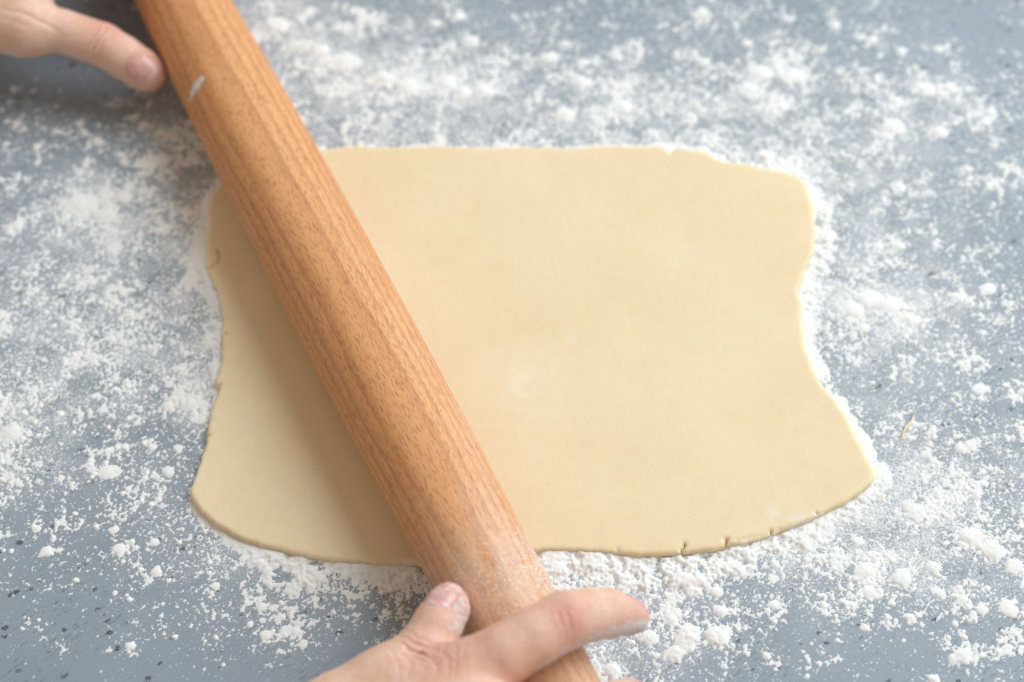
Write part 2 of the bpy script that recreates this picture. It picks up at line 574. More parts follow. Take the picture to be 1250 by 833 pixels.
# the dusting peters out past the area worked on
fr = (Noise(12).fbm(hx / .03, hy / .03, 3) - .5) * .03
DG *= np.clip((.281 - np.abs(hx) + fr) / .028, 0, 1) * np.clip((.240 - hy + fr) / .04, 0, 1) * np.clip((hy + .183 + fr) / .03, 0, 1)

tx = np.concatenate([[-.75], np.arange(-.34, .3401, .004), [.75]])
ty = np.concatenate([[-.62], np.arange(-.26, .3401, .004), [.75]])
TX, TY = np.meshgrid(tx, ty, indexing='ij')
nX, nY = TX.shape
tv = np.stack([TX.ravel(), TY.ravel(), np.zeros(nX * nY)], 1)
ids = np.arange(nX * nY).reshape(nX, nY)
tf = np.stack([ids[:-1, :-1], ids[1:, :-1], ids[1:, 1:], ids[:-1, 1:]], -1).reshape(-1, 4)
# the slab's sides and underside
ring = np.concatenate([ids[:, 0], ids[-1, 1:], ids[-2::-1, -1], ids[0, -2:0:-1]])
low = tv[ring].copy()
low[:, 2] = -.03
base = len(tv)
nr = len(ring)
rr = np.arange(nr)
side = np.stack([ring, base + rr, base + (rr + 1) % nr, ring[(rr + 1) % nr]], 1)
tv = np.concatenate([tv, low])
c4 = [base, base + nX - 1, base + nX + nY - 2, base + 2 * nX + nY - 3]
tf = np.concatenate([tf, side, [c4[::-1]]])
me = mesh_np('tabletop', tv, tf, False)
dd = sample_grid(DG, DX0, DY0, DH, tv[:, 0], tv[:, 1])
dd[:][(np.abs(tv[:, 0]) > .341) | (tv[:, 1] > .341) | (tv[:, 1] < -.261)] = 0
attr(me, 'flour_dust', dd)
tag(link('tabletop', me, M_TABLE), kind='structure')

# ------------------------------------------------------------------ rolled dough
NZ = Noise(5)
h = .00065
x0, y0 = OUTS.min(0) - .004
x1, y1 = OUTS.max(0) + .004
xs, ys = np.arange(x0, x1, h), np.arange(y0, y1, h)
zs = np.arange(-.0018, TD + .0014, h)
GX, GY = np.meshgrid(xs, ys, indexing='ij')
sd = sample_grid(SD, SX0, SY0, SH, GX, GY)
sd = sd + (NZ.fbm(GX / .006, GY / .006, 3) - .5) * .0013 + (NZ.fbm(GX / .0016 + 9, GY / .0016, 2) - .5) * .0006
sd_low = sd.copy()
for pts, w in [([(833, 681), (833, 671), (836, 665)], .0005), ([(884, 673), (886, 660)], .0007), ([(755, 681), (754, 672)], .0003),
               ([(944, 656), (940, 649)], .0005), ([(262, 472), (270, 470)], .0004), ([(258, 412), (276, 408)], .0003),
               ([(250, 534), (256, 532)], .0003), ([(818, 180), (819, 187)], .0008), ([(1000, 632), (996, 627)], .0003)]:
    q = [P(a, b, .003)[:2] for a, b in pts]
    cut = seg_dist(GX + (NZ.n2(GX / .002, GY / .002) - .5) * .0012, GY, q) - w
    sd = np.maximum(sd, -cut)
topn = (NZ.fbm(GX / .035, GY / .035, 3) - .5) * .0007
hook = seg_dist(GX, GY, [P(a, b, TD)[:2] for a, b in [(251, 329), (259, 325), (266, 320), (269, 313), (266, 305)]])
topn -= .0016 * np.exp(-(hook / .0007) ** 2)
lip = seg_dist(GX, GY, [P(a, b, TD)[:2] for a, b in [(900, 660), (930, 653), (952, 645)]])
topn -= .0005 * np.exp(-(lip / .0008) ** 2)
F = np.empty((len(xs), len(ys), len(zs)), np.float32)
R = .0014
for k, z in enumerate(zs):
    dz = np.abs(z - (TD / 2 - .0002) - np.where(z > TD / 2, topn, 0)) - (TD / 2 + .0002)
    bulge = (sd if z > TD * .3 else np.maximum(sd_low, sd - .0006)) + .0003 * ((z - TD * .45) / (TD * .5)) ** 2 - .0002
    a, b = bulge + R, dz + R
    F[:, :, k] = np.minimum(np.maximum(a, b), 0) + np.hypot(np.maximum(a, 0), np.maximum(b, 0)) - R
V, Q = surface_nets(F, (x0, y0, zs[0]), h)
Q = Q[V[Q, 2].max(1) > -.0002]                              # its underside lies on the table
used = np.unique(Q)
mp = np.full(len(V), -1)
mp[used] = np.arange(len(used))
V, Q = V[used], mp[Q]
V[:, 2] = np.maximum(V[:, 2], .00005)
me = mesh_np('dough_sheet', V, Q)
dsd = sample_grid(SD, SX0, SY0, SH, V[:, 0], V[:, 1])
dust = .55 * np.exp(-(dsd / .0035) ** 2) * (NZ.fbm(V[:, 0] / .02, V[:, 1] / .02, 2) > .52)
for (a, b, r, v) in [(645, 470, .012, .55), (610, 445, .010, .35), (660, 490, .006, .5), (705, 420, .006, .45), (760, 400, .012, .25), (950, 640, .010, .8), (975, 636, .006, .8), (915, 655, .006, .7), (340, 630, .01, .3), (850, 310, .015, .2)]:
    c = P(a, b, TD)
    dust = np.maximum(dust, v * np.exp(-((V[:, 0] - c[0]) ** 2 + (V[:, 1] - c[1]) ** 2) / r ** 2))
attr(me, 'flour_dust', dust)
tag(link('dough_sheet', me, M_DOUGH), 'thin pale yellow sheet of rolled dough with wavy cracked edges on the floured grey surface', 'dough')

# a shred of dough left on the table beyond the right edge
random.seed(3)
c = P(1108, 521, 0)
vv, ff = [], []
for i in range(13):
    t = i / 12
    w = .0021 * math.sin(math.pi * min(max(t, .04), .96)) ** .6 * (1 + .3 * math.sin(t * 9))
    for j in range(8):
        a = j * math.pi / 4
        vv.append((c[0] + (t - .5) * .0072 + math.cos(a) * w * .3, c[1] + (t - .5) * .0115 + math.sin(t * 7) * .0006 + math.cos(a) * w, .0011 + .0011 * math.sin(a) * min(1, w / .001)))
for i in range(12):
    for j in range(8):
        ff.append((i * 8 + j, i * 8 + (j + 1) % 8, i * 8 + 8 + (j + 1) % 8, i * 8 + 8 + j))
me = mesh_np('dough_shred', np.array(vv), np.array(ff)[:, ::-1])
tag(link('dough_shred', me, M_DOUGH), 'tiny shred of dough lying in the scattered flour beside the dough sheet', 'dough scrap')

# ------------------------------------------------------------------ rolling pin
RB = .0229
ZC = TD + RB - .0004
AX0 = P(221.5, 0, ZC)
AX1 = P(587.5, 690, ZC)
AX = (AX1 - AX0) / np.linalg.norm(AX1 - AX0)


def pin_r(s):
    return RB - .0022 * ((s - .165) / .17) ** 2


S0, S1 = -.105, .475
prof = []
for i in range(8):                                          # rounded end
    a = i / 8 * math.pi / 2
    prof.append((S0 + .006 * (1 - math.sin(a)), pin_r(S0) - .006 * (1 - math.sin(a)) if False else pin_r(S0) - .006 + .006 * math.sin(a)))
prof = [(S0 + .006 - .006 * math.cos(a), pin_r(S0) - .006 + .006 * math.sin(a)) for a in [k / 8 * math.pi / 2 for k in range(9)]]
prof += [(s, pin_r(s)) for s in np.linspace(S0 + .012, S1 - .012, 220)]
prof += [(S1 - .006 + .006 * math.cos(a), pin_r(S1) - .006 + .006 * math.sin(a)) for a in [k / 8 * math.pi / 2 for k in range(8, -1, -1)]]
NA = 96
ang = np.arange(NA) * 2 * math.pi / NA
pv = np.concatenate([np.stack([r * np.cos(ang), r * np.sin(ang), np.full(NA, s)], 1) for s, r in prof])
nP = len(prof)
pf = []
i0 = np.arange(NA)
for k in range(nP - 1):
    pf.append(np.stack([k * NA + i0, k * NA + (i0 + 1) % NA, (k + 1) * NA + (i0 + 1) % NA, (k + 1) * NA + i0], 1))
pv = np.concatenate([pv, [[0, 0, S0 - .0002], [0, 0, S1 + .0002]]])
ca, cb = len(pv) - 2, len(pv) - 1
i1 = (i0 + 1) % NA
caps = np.concatenate([np.stack([i0[::2], np.full(NA // 2, ca), i0[(np.arange(NA // 2) * 2 + 2) % NA], i0[1::2]], 1),
                       np.stack([(nP - 1) * NA + i0[::2], (nP - 1) * NA + i0[1::2], (nP - 1) * NA + i0[(np.arange(NA // 2) * 2 + 2) % NA], np.full(NA // 2, cb)], 1)])
me = mesh_np('rolling_pin', pv, np.concatenate(pf + [caps]))
zax = Vector(AX)
xax = Vector((0, 0, 1)).cross(zax).normalized()
yax = zax.cross(xax)
PM = Matrix.Translation(Vector(AX0)) @ Matrix((xax, yax, zax)).transposed().to_4x4()
pw = (np.array(PM.to_3x3()) @ pv.T).T + np.array(PM.translation)
# flour on the wood: light dusting by the near grip
fd = .20 * np.exp(-((pv[:, 2] - .352) / .022) ** 2) + .30 * np.clip((pv[:, 2] - .26) / .12, 0, 1) + .12 + .16 * np.clip((pv[:, 0] - .006) / .014, 0, 1) * np.clip((pv[:, 2] - .1) / .1, 0, 1)
attr(me, 'flour_dust', fd)
pin = link('rolling_pin', me, M_WOOD)
pin.matrix_world = PM
tag(pin, 'straight beech wood rolling pin lying diagonally across the dough', 'rolling pin')


def pin_hit(x, y, r=0.0):
    """first point on the pixel's ray at distance pin radius + r from the pin's axis"""
    d = FW + RT * (x - 625) / FPX - UP * (y - 416.5) / FPX
    d = d / np.linalg.norm(d)
    t = (ZC + .03 - CAM[2]) / d[2] - .02
    for _ in range(400):
        p = CAM + d * t
        s = (p - AX0) @ AX
        g = np.linalg.norm(p - AX0 - AX * s) - pin_r(s) - r
        if g < 1e-5:
            break
        t += max(g * .5, 1e-5)
    return p


# thin smear of flour dragged over the wood
sa, sb = pin_hit(231, 127), pin_hit(251, 92)
vv, ff = [], []
rs = np.random.RandomState(2)
n1, n2 = 26, 9
for i in range(n1 + 1):
    t = i / n1
    w = .0038 * math.sin(math.pi * (.06 + .88 * t)) ** .7 * (.5 + .6 * t)
    for j in range(n2 + 1):
        u = j / n2 * 2 - 1
        p = sa + (sb - sa) * t
        q = np.cross((sb - sa) / np.linalg.norm(sb - sa), AX * 0 + (p - AX0 - AX * ((p - AX0) @ AX)))
        q /= np.linalg.norm(q)
        p = p + q * u * w + (sb - sa) * (.05 * (rs.rand() - .5))
        s = (p - AX0) @ AX
        rad = p - AX0 - AX * s
        hgt = .00010 + .00006 * rs.rand()
        vv.append(AX0 + AX * s + rad / np.linalg.norm(rad) * (pin_r(s) + hgt))
for i in range(n1):
    for j in range(n2):
        a = i * (n2 + 1) + j
        ff.append((a, a + 1, a + n2 + 2, a + n2 + 1))
me = mesh_np('flour_smear', np.array(vv), np.array(ff))
u_ = np.tile(np.abs(np.linspace(-1, 1, n2 + 1)), n1 + 1)
t_ = np.repeat(np.linspace(0, 1, n1 + 1), n2 + 1)
attr(me, 'cover', (1 - u_ ** 2) * np.clip(t_ * 2.2 + .15, 0, 1) * np.clip((1 - t_) * 9, 0, 1))
link('flour_smear', me, M_SMEAR, pin)

# ------------------------------------------------------------------ flour
NF = Noise(21)
fh = .00042
fx, fy = np.arange(-.285, .2851, fh), np.arange(-.185, .2451, fh)
FX, FY = np.meshgrid(fx, fy, indexing='ij')
dn = sample_grid(DG, DX0, DY0, DH, FX, FY)
sd = sample_grid(SD, SX0, SY0, SH, FX, FY)
# single lumps that stand out: (pixel x, pixel y, radius mm, height mm)
LUMPS = [(1177, 799, 4.6, 2.4), (1165, 803, 2.6, 1.4), (1219, 795, 2.2, 1.6), (1140, 829, 2.6, 1.6), (1238, 772, 2.2, 1.2), (1110, 753, 1.8, 1), (840, 775, 6, 3), (876, 776, 5.4, 2.8),
         (820, 755, 3.6, 1.8), (825, 795, 4, 1.8), (793, 777, 4, 2), (748, 818, 4.4, 2.4), (881, 746, 3, 1.8), (875, 722, 3, 1.5), (945, 738, 2.6, 1.5), (1058, 697, 5, 1.8),
         (1100, 705, 5, 2), (1140, 692, 3.4, 1.4), (1060, 722, 3.6, 1.6), (1145, 723, 2.6, 1.2), (1175, 731, 2.8, 1.3), (1040, 738, 2.2, 1.1), (1113, 754, 2, 1), (1185, 655, 6, 2), (1210, 670, 5, 1.8), (1238, 692, 4, 1.6), (1120, 625, 5, 1.6),
         (1230, 743, 4, 1.2), (1200, 744, 2.6, 1), (937, 801, 1.8, 1), (1085, 761, 1.5, .8), (1057, 766, 1.6, .8), (1020, 672, 2.4, 1.2), (1045, 660, 2.4, 1.2),
         (146, 670, 3.4, 1.4), (57, 673, 3, 1.4), (191, 697, 2.4, 1.2), (45, 645, 2.2, .9), (159, 789, 2.4, 1.2), (188, 662, 2, .8), (140, 646, 1.8, .7), (205, 575, 2.6, 1.2), (152, 545, 2, 1.1), (186, 546, 2, 1.1),
         (217, 547, 1.8, 1), (73, 505, 2, 1.2), (232, 492, 5, 1.6), (246, 512, 2.6, 1), (205, 495, 3, 1.1), (130, 575, 4, 1.1), (15, 528, 5, 1.6), (325, 775, 2.4, 1), (360, 770, 3, 1.2), (335, 690, 2.4, 1), (370, 785, 2, .8),
         (262, 715, 2, .8), (320, 740, 2.2, .9), (20, 275, 3, 1.2), (100, 250, 8, 1.6), (130, 262, 6, 1.5), (150, 240, 5, 1.4), (97, 150, 2.2, 1.4), (120, 172, 3, 1.4), (20, 150, 2, 1), (45, 178, 2, 1),
         (928, 88, 6, 2.4), (968, 92, 6.5, 2.6), (915, 108, 5, 1.8), (955, 130, 4, 1.6), (1050, 45, 2.6, 1.6), (1065, 47, 2.4, 1.5), (1100, 62, 2.4, 1.5), (1147, 60, 2.4, 1.5), (1130, 108, 5, 1.8), (1160, 107, 4, 1.6), (1146, 160, 4.6, 2.2),
         (1090, 155, 6, 2), (1094, 122, 3.4, 1.6), (1210, 137, 3, 1.6), (1020, 30, 2.6, 1.6), (975, 70, 2.6, 1.4), (858, 15, 3.4, 1.6), (860, 75, 3, 1.4), (912, 53, 2.8, 1.5), (1055, 400, 3, 1.4), (1060, 365, 6, 1.8), (1040, 378, 6, 1.8), (1085, 372, 6, 1.8), (1110, 388, 4, 1.5),
         (1207, 352, 3.4, 1.5), (1170, 362, 3.4, 1.5), (1098, 300, 3.4, 1.6), (1072, 300, 2.8, 1.3), (1097, 228, 3, 1.5), (1185, 545, 3, 1.1), (1173, 546, 3, 1.1), (1195, 475, 3.4, 1), (470, 95, 6, 2), (500, 105, 7, 2.2), (545, 100, 6, 2), (565, 112, 5, 2),
         (340, 30, 6, 2), (390, 60, 5, 1.8), (420, 75, 7, 2), (530, 28, 3, 1.6), (560, 20, 3.4, 1.6), (575, 48, 4, 1.6), (670, 70, 4.4, 1.8), (755, 70, 2.6, 1.5), (710, 100, 5, 1.8), (760, 130, 6, 2), (590, 110, 5, 1.9), (690, 140, 5, 1.7)]
# every lump stands in a halo of its own crumbs
for x, y, r, hh in LUMPS:
    c = P(x, y, 0)
    r = r * .0019
    i0_, i1_ = np.searchsorted(fx, [c[0] - 2.5 * r, c[0] + 2.5 * r])
    j0_, j1_ = np.searchsorted(fy, [c[1] - 2.5 * r, c[1] + 2.5 * r])
    sl = (slice(i0_, i1_), slice(j0_, j1_))
    dn[sl] += (.95 - dn[sl]) * .34 * np.exp(-(np.hypot(FX[sl] - c[0], FY[sl] - c[1]) / r) ** 2)
PXX, PYY = to_px(FX, FY)
# flour pushed up along the dough's edge: (pixel x, pixel y, width mm, height mm)
BANK = [(300, 665, 3, .8), (350, 690, 9, 2.2), (420, 700, 9, 2.2), (480, 705, 9, 1.8), (600, 700, 10, 2.2), (700, 695, 14, 2.6), (780, 695, 12, 2.6), (850, 690, 9, 2.4),
        (920, 675, 9, 2.2), (990, 650, 8, 1.8), (1040, 620, 4, 1.0), (1080, 580, 4, 1.0), (1050, 530, 3, 1.0), (1020, 480, 3, 1), (990, 420, 5, 2), (990, 360, 7, 2.2),
        (1000, 300, 5, 2), (1000, 240, 5, 2), (960, 200, 8, 2), (900, 190, 8, 2), (830, 175, 3, 1.2), (740, 172, 2, 1), (640, 175, 2, 1), (520, 174, 2, 1), (420, 174, 3, 1),
        (245, 250, 5, 1.8), (240, 320, 6, 2), (255, 380, 6, 2), (262, 425, 4, 1.6), (255, 480, 1, .3), (240, 540, .5, .2), (225, 595, .5, .2), (235, 640, 2, .6)]
BW, BHt, BS = np.zeros(FX.shape), np.zeros(FX.shape), np.full(FX.shape, 1e-9)
near = (sd > -.003) & (sd < .03)
nx_, ny_ = PXX[near], PYY[near]
a0, a1, a2 = np.zeros(nx_.shape), np.zeros(nx_.shape), np.full(nx_.shape, 1e-12)
for x, y, w, hh in BANK:
    k = np.exp(-np.minimum(((nx_ - x) ** 2 + (ny_ - y) ** 2) / (2 * 32.0 ** 2), 25))
    a0 += k * w
    a1 += k * hh
    a2 += k
BW[near], BHt[near] = a0 / a2 * .001, a1 / a2 * .001
rag = NF.fbm(FX / .011, FY / .011, 4)

n1 = NF.fbm(FX / .0105, FY / .0105, 2)
n2 = NF.fbm(FX / .0034 + 40, FY / .0034, 2)
n3 = NF.fbm(FX / .00115 + 80, FY / .00115 + 7, 2)
bank = np.where(near, np.clip(1.15 - (sd / np.maximum(BW, 1e-4)) * .62 - 2.4 * (rag - .42) - 1.7 * (n2 - .45) - .9 * (n3 - .45), 0, 1), 0)
bank *= np.clip(2.2 - sd / np.maximum(BW, 1e-4), 0, 1)
N = .37 * n1 + .34 * n2 + .43 * n3
srt = np.sort(N[::7, ::7].ravel())
U = np.searchsorted(srt, N) / len(srt)
d2 = np.clip(dn * 1.02, 0, .97)
e = U - (1 - d2 * .44)
Hc = np.where(e > 0, (e + .02) ** .9 * .0011, 0) * (.35 + 1.3 * n3)
# fine sprinkle of its own
m3 = NF.fbm(FX / .0009 + 33, FY / .0009 + 71, 2)
srt = np.sort(m3[::7, ::7].ravel())
Us = np.searchsorted(srt, m3) / len(srt)
loc = np.clip(dn * (.35 + 1.1 * NF.fbm(FX / .02 + 5, FY / .02, 2)), 0, 1)
es = Us - (1 - loc * .50)
Hs = np.where(es > 0, .00007 + es * .0007, 0)
Hb = bank * BHt * (.55 + .45 * n2 + .28 * n3)
Hb = np.where((bank > .02) & (Hb > .00008), Hb, 0)
H = np.maximum(np.maximum(Hc, Hs), Hb)
# small round crumbs of powder, thick where the dusting is thick
rs = np.random.RandomState(31)
ci, cj = rs.randint(6, FX.shape[0] - 6, 600000), rs.randint(6, FX.shape[1] - 6, 600000)
pr = dn[ci, cj] * np.clip((n1[ci, cj] - .28) * 2.4, .05, 1.6) * np.clip((n2[ci, cj] - .2) * 1.8, .1, 1.5)
ok = rs.rand(len(ci)) < pr * .62
ci, cj = ci[ok][:105000], cj[ok][:105000]
cr = np.minimum(.00024 * (1 - rs.rand(len(ci))) ** -.42, .0012)
ox, oy = rs.rand(len(ci)) - .5, rs.rand(len(ci)) - .5
asp, aan = .75 + .25 * rs.rand(len(ci)), rs.rand(len(ci)) * 3.14
for a in range(-5, 6):
    for b in range(-5, 6):
        ux, uy = (a + ox) * fh, (b + oy) * fh
        vx, vy = ux * np.cos(aan) + uy * np.sin(aan), (uy * np.cos(aan) - ux * np.sin(aan)) / asp
        q = np.hypot(vx, vy) / cr
        m = q < 1.3
        if m.any():
            i_, j_ = ci[m] + a, cj[m] + b
            q = q[m] * (.55 + .9 * n3[i_, j_])
            val = np.where(q < 1, np.sqrt(np.clip(1 - q * q, 0, 1)) * cr[m] * .55, 0)
            np.maximum.at(H, (i_, j_), val)
for x, y, r, hh in LUMPS:
    c = P(x, y, hh * .0004)
    r, hh = r * .00095, hh * .00052
    i0_, i1_ = np.searchsorted(fx, [c[0] - 1.7 * r, c[0] + 1.7 * r])
    j0_, j1_ = np.searchsorted(fy, [c[1] - 1.7 * r, c[1] + 1.7 * r])
    if i1_ <= i0_ or j1_ <= j0_:
        continue
    sl = (slice(i0_, i1_), slice(j0_, j1_))
    dist = np.hypot(FX[sl] - c[0], (FY[sl] - c[1]) * 1.15) / r
    dist = dist * (.25 + 1.05 * n2[sl] + .55 * n3[sl]) + (n1[sl] - .5) * .5
    b = np.clip(1 - dist ** 2, 0, 1) ** .8 * hh * (.45 + .6 * n3[sl] + .5 * n2[sl])
    H[sl] = np.maximum(H[sl], b)
H[sd < -.0006] = 0
# a clean strip in the shade of the left edge
H = np.where(H > 0, H, -.00012)
keepv = H > 0
kf = keepv[:-1, :-1] | keepv[1:, :-1] | keepv[1:, 1:] | keepv[:-1, 1:]
kf &= (sd[:-1, :-1] > -.0008)
ids = np.arange(FX.size).reshape(FX.shape)
fq = np.stack([ids[:-1, :-1], ids[1:, :-1], ids[1:, 1:], ids[:-1, 1:]], -1)[kf]
used = np.unique(fq)
mp = np.zeros(FX.size, np.int64)
mp[used] = np.arange(len(used))
jit = (np.random.RandomState(4).rand(FX.size, 2) - .5) * fh * .6
fv = np.stack([FX.ravel() + jit[:, 0], FY.ravel() + jit[:, 1], H.ravel()], 1)[used]
fq = mp[fq]
print('flour quads', len(fq))
# loose grains
rs = np.random.RandomState(8)
gxp, gyp = rs.uniform(-.285, .285, 420000), rs.uniform(-.185, .245, 420000)
gd = sample_grid(DG, DX0, DY0, DH, gxp, gyp)
gs = sample_grid(SD, SX0, SY0, SH, gxp, gyp)
keep = (rs.rand(len(gxp)) < (.03 + gd * .75)) & (gs > .0004)
gxp, gyp = gxp[keep][:120000], gyp[keep][:120000]
ng = len(gxp)
gr = .00010 + .00022 * rs.rand(ng) ** 2.2
th = rs.rand(ng) * 6.28
quad = np.array([[1, 0, 0], [0, 1, 0], [-1, 0, 0], [0, -1, 0], [0, 0, 1.25]])
gv = np.empty((ng, 5, 3))
for k in range(5):
    x_, y_, z_ = quad[k] * (1, .75, 1)
    gv[:, k, 0] = gxp + gr * (x_ * np.cos(th) - y_ * np.sin(th))
    gv[:, k, 1] = gyp + gr * (x_ * np.sin(th) + y_ * np.cos(th))
    gv[:, k, 2] = np.maximum(gr * z_, .00001)
off = len(fv) + 5 * np.arange(ng)[:, None]
# two bent quads make one grain
gq = np.concatenate([np.concatenate([off, off + 1, off + 2, off + 4], 1), np.concatenate([off, off + 4, off + 2, off + 3], 1)])
me = mesh_np('flour', np.concatenate([fv, gv.reshape(-1, 3)]), np.concatenate([fq, gq]), True)
tag(link('flour', me, M_FLOUR), 'white flour scattered in dust and lumps over the grey surface', 'flour', kind='stuff')
print('grains', ng)

# ------------------------------------------------------------------ hands
NH = Noise(77)


def cone_sdf(p, a, ra, b, rb):
    ba = b - a
    l2 = ba @ ba
    rr_ = ra - rb
    a2 = l2 - rr_ * rr_
    il2 = 1 / l2
    pa = p - a.astype(np.float32)
    y = pa @ ba.astype(np.float32)
    z = y - l2
    w = pa * np.float32(l2) - y[:, None] * ba.astype(np.float32)
    x2 = np.einsum('ij,ij->i', w, w)
    y2, z2 = y * y * l2, z * z * l2
    k = np.sign(rr_) * rr_ * rr_ * x2
    d = (np.sqrt(np.maximum(x2 * a2 * il2, 0)) + y * rr_) * il2 - ra
    m1 = np.sign(z) * a2 * z2 > k
    d = np.where(m1, np.sqrt(x2 + z2) * il2 - rb, d)
    m2 = ~m1 & (np.sign(y) * a2 * y2 < k)
    return np.where(m2, np.sqrt(x2 + y2) * il2 - ra, d).astype(np.float32)


def smin(a, b, k):
    hh = np.maximum(k - np.abs(a - b), 0) / k
    return np.minimum(a, b) - hh * hh * k * .25


class Hand:
    def __init__(self):
        self.palm, self.fingers, self.creases, self.dents = [], [], [], []

    def sdf(self, p, fine=True):
        d = None
        for a, ra, b, rb in self.palm:
            c = cone_sdf(p, a, ra, b, rb)
            d = c if d is None else smin(d, c, .012)
        fd_ = None
        for chain, _ in self.fingers:
            f = None
            for (a, ra), (b, rb) in zip(chain[:-1], chain[1:]):
                c = cone_sdf(p, a, ra, b, rb)
                f = c if f is None else smin(f, c, .0010)
            fd_ = f if fd_ is None else smin(fd_, f, .0016)
        d = smin(d, fd_, .0065)
        if fine:
            for c, ax_, sa_, sr, wl, amp in self.creases:
                q = p - c.astype(np.float32)
                t = q @ ax_.astype(np.float32)
                r2 = np.einsum('ij,ij->i', q, q) - t * t
                m = (np.abs(t) < 3 * sa_) & (r2 < 9 * sr * sr)
                if not m.any():
                    continue
                qm, tm = q[m], t[m]
                wpn = NH.n3(p[m, 0] / .004, p[m, 1] / .004, p[m, 2] / .004) - .5
                ph = (tm + wpn * wl * 1.5) / wl * 2 * np.pi
                g = np.exp(-(tm / sa_) ** 2 - r2[m] / sr ** 2)
                d[m] += amp * g * (np.clip(np.cos(ph), 0, 1) ** 2.0)
            for c, r, amp in self.dents:
                q = p - c.astype(np.float32)
                d += amp * np.exp(-np.einsum('ij,ij->i', q, q) / r ** 2)
        return d

    def mesh(self, h):
        pts = [(a, r) for c in self.palm for a, r in ((c[0], c[1]), (c[2], c[3]))] + [n_ for ch, _ in self.fingers for n_ in ch]
        A_ = np.array([a for a, _ in pts])
        lo, hi = A_.min(0) - .024, A_.max(0) + .024
        B = 8
        nb = np.ceil((hi - lo) / (h * B)).astype(int)
        n = nb * B + 1
        ce = np.stack(np.meshgrid(*[(np.arange(k) + .5) * B * h for k in nb], indexing='ij'), -1).reshape(-1, 3) + lo
        dc = self.sdf(ce.astype(np.float32), False)
        Fl = np.empty(n, np.float32)
        sgn = np.where(dc < 0, -1, 1).astype(np.float32).reshape(nb)
        Fl[:-1, :-1, :-1] = np.repeat(np.repeat(np.repeat(sgn, B, 0), B, 1), B, 2)
        Fl[-1] = Fl[:, -1] = 1
        Fl[:, :, -1] = 1
        act = np.nonzero(np.abs(dc) < B * h * .9 + .0015)[0]
        bi = np.stack(np.unravel_index(act, nb), 1)
        o_ = np.stack(np.meshgrid(*[np.arange(B)] * 3, indexing='ij'), -1).reshape(-1, 3)
        for ch in np.array_split(bi, max(1, len(bi) // 600)):
            g = (ch[:, None, :] * B + o_[None]).reshape(-1, 3)
            Fl[g[:, 0], g[:, 1], g[:, 2]] = self.sdf((g * h + lo).astype(np.float32))
        return surface_nets(Fl, lo, h)

    def project(self, p, direction):
        """march from outside against 'direction' onto the surface"""
        p = p.astype(np.float32).copy()
        d_ = -direction.astype(np.float32)
        for _ in range(60):
            p = p + self.sdf(p, False)[:, None] * .8 * d_
        return p


def nail(hand, tip, base_dir, dorsal, w, l, root, flour, back=.0065, lift=.00035, name='fingernail'):
    """curved plate on the back of a fingertip; tip = centre of the end joint sphere"""
    t = base_dir / np.linalg.norm(base_dir)
    n_ = dorsal - t * (dorsal @ t)
    n_ /= np.linalg.norm(n_)
    s_ = np.cross(t, n_)
    nu, nv = 16, 20
    pts, uu, vv_ = [], [], []
    for i in range(nv + 1):
        v = i / nv
        # rounded root and rounded free edge
        wid = w * (1 - .22 * (1 - v) ** 2) * min(1, math.sqrt(max(0, 1 - max(0, (v - .72) / .34) ** 2.4)), math.sqrt(max(.02, 1 - max(0, (.22 - v) / .24) ** 2)))
        for j in range(nu + 1):
            u = j / nu * 2 - 1
            pts.append(tip + t * (v * l - back) + s_ * u * wid * .5 + n_ * .03)
            uu.append(u)
            vv_.append(v)
    uu, vv_ = np.array(uu), np.array(vv_)
    q = hand.project(np.array(pts), n_)
    # rays that slid past the fingertip are brought back onto its flank
    miss = (q @ n_ < (tip @ n_) - .001)
    q[miss] = np.array(pts)[miss] - n_ * .03
    for _ in range(8):
        qm = q[miss].astype(np.float32)
        if not len(qm):
            break
        d0 = hand.sdf(qm, False)
        g = np.stack([hand.sdf(qm + np.float32(.0003) * e_.astype(np.float32), False) - d0 for e_ in np.eye(3)], 1)
        g /= np.linalg.norm(g, axis=1)[:, None] + 1e-9
        q[miss] = qm - g * d0[:, None]
    off_ = lift * (1 - .9 * np.abs(uu) ** 6) * np.clip(vv_ * 7 + .05, 0, 1) - .00012 * (vv_ < .05) + .0004 * np.clip((vv_ - .85) / .15, 0, 1)
    q = q + n_ * off_[:, None]
    # thickness: a second layer below
    q2 = q - n_ * .0006
    W = nu + 1
    f = []
    for i in range(nv):
        for j in range(nu):
            a = i * W + j
            f.append((a, a + 1, a + W + 1, a + W))
    m = len(q)
    rim = [(0 * W + j) for j in range(nu)] + [i * W + nu for i in range(nv)] + [nv * W + j for j in range(nu, 0, -1)] + [i * W for i in range(nv, 0, -1)]
    f += [(a, a + m, b + m, b) for a, b in zip(rim, rim[1:] + rim[:1])]
    me_ = mesh_np('fingernail', np.concatenate([q, q2]), np.array(f))
    attr(me_, 'free_edge', np.concatenate([vv_, vv_]))
    attr(me_, 'flour_dust', np.full(2 * m, flour))
    return link(name, me_, M_NAIL, root)


def build_hand(hand, h, label, red, flour_fn, group=None):
    V_, Q_ = hand.mesh(h)
    me_ = mesh_np('hand', V_, Q_)
    rd = np.zeros(len(V_))
    for c, r, a in red:
        rd = np.maximum(rd, a * np.exp(-((V_ - c) ** 2).sum(1) / r ** 2))
    attr(me_, 'redness', rd)
    nrm = np.empty(len(V_) * 3, np.float32)
    me_.vertices.foreach_get('normal', nrm)
    attr(me_, 'flour_dust', flour_fn(V_, nrm.reshape(-1, 3)))
    o_ = link('hand', me_, M_SKIN)
    tag(o_, label, 'hand', group)
    print('hand quads', len(Q_))
    return o_


def chain(pts):
    return [(np.asarray(P(*a[:3])), a[3]) for a in pts]


def unit(v):
    return v / np.linalg.norm(v)


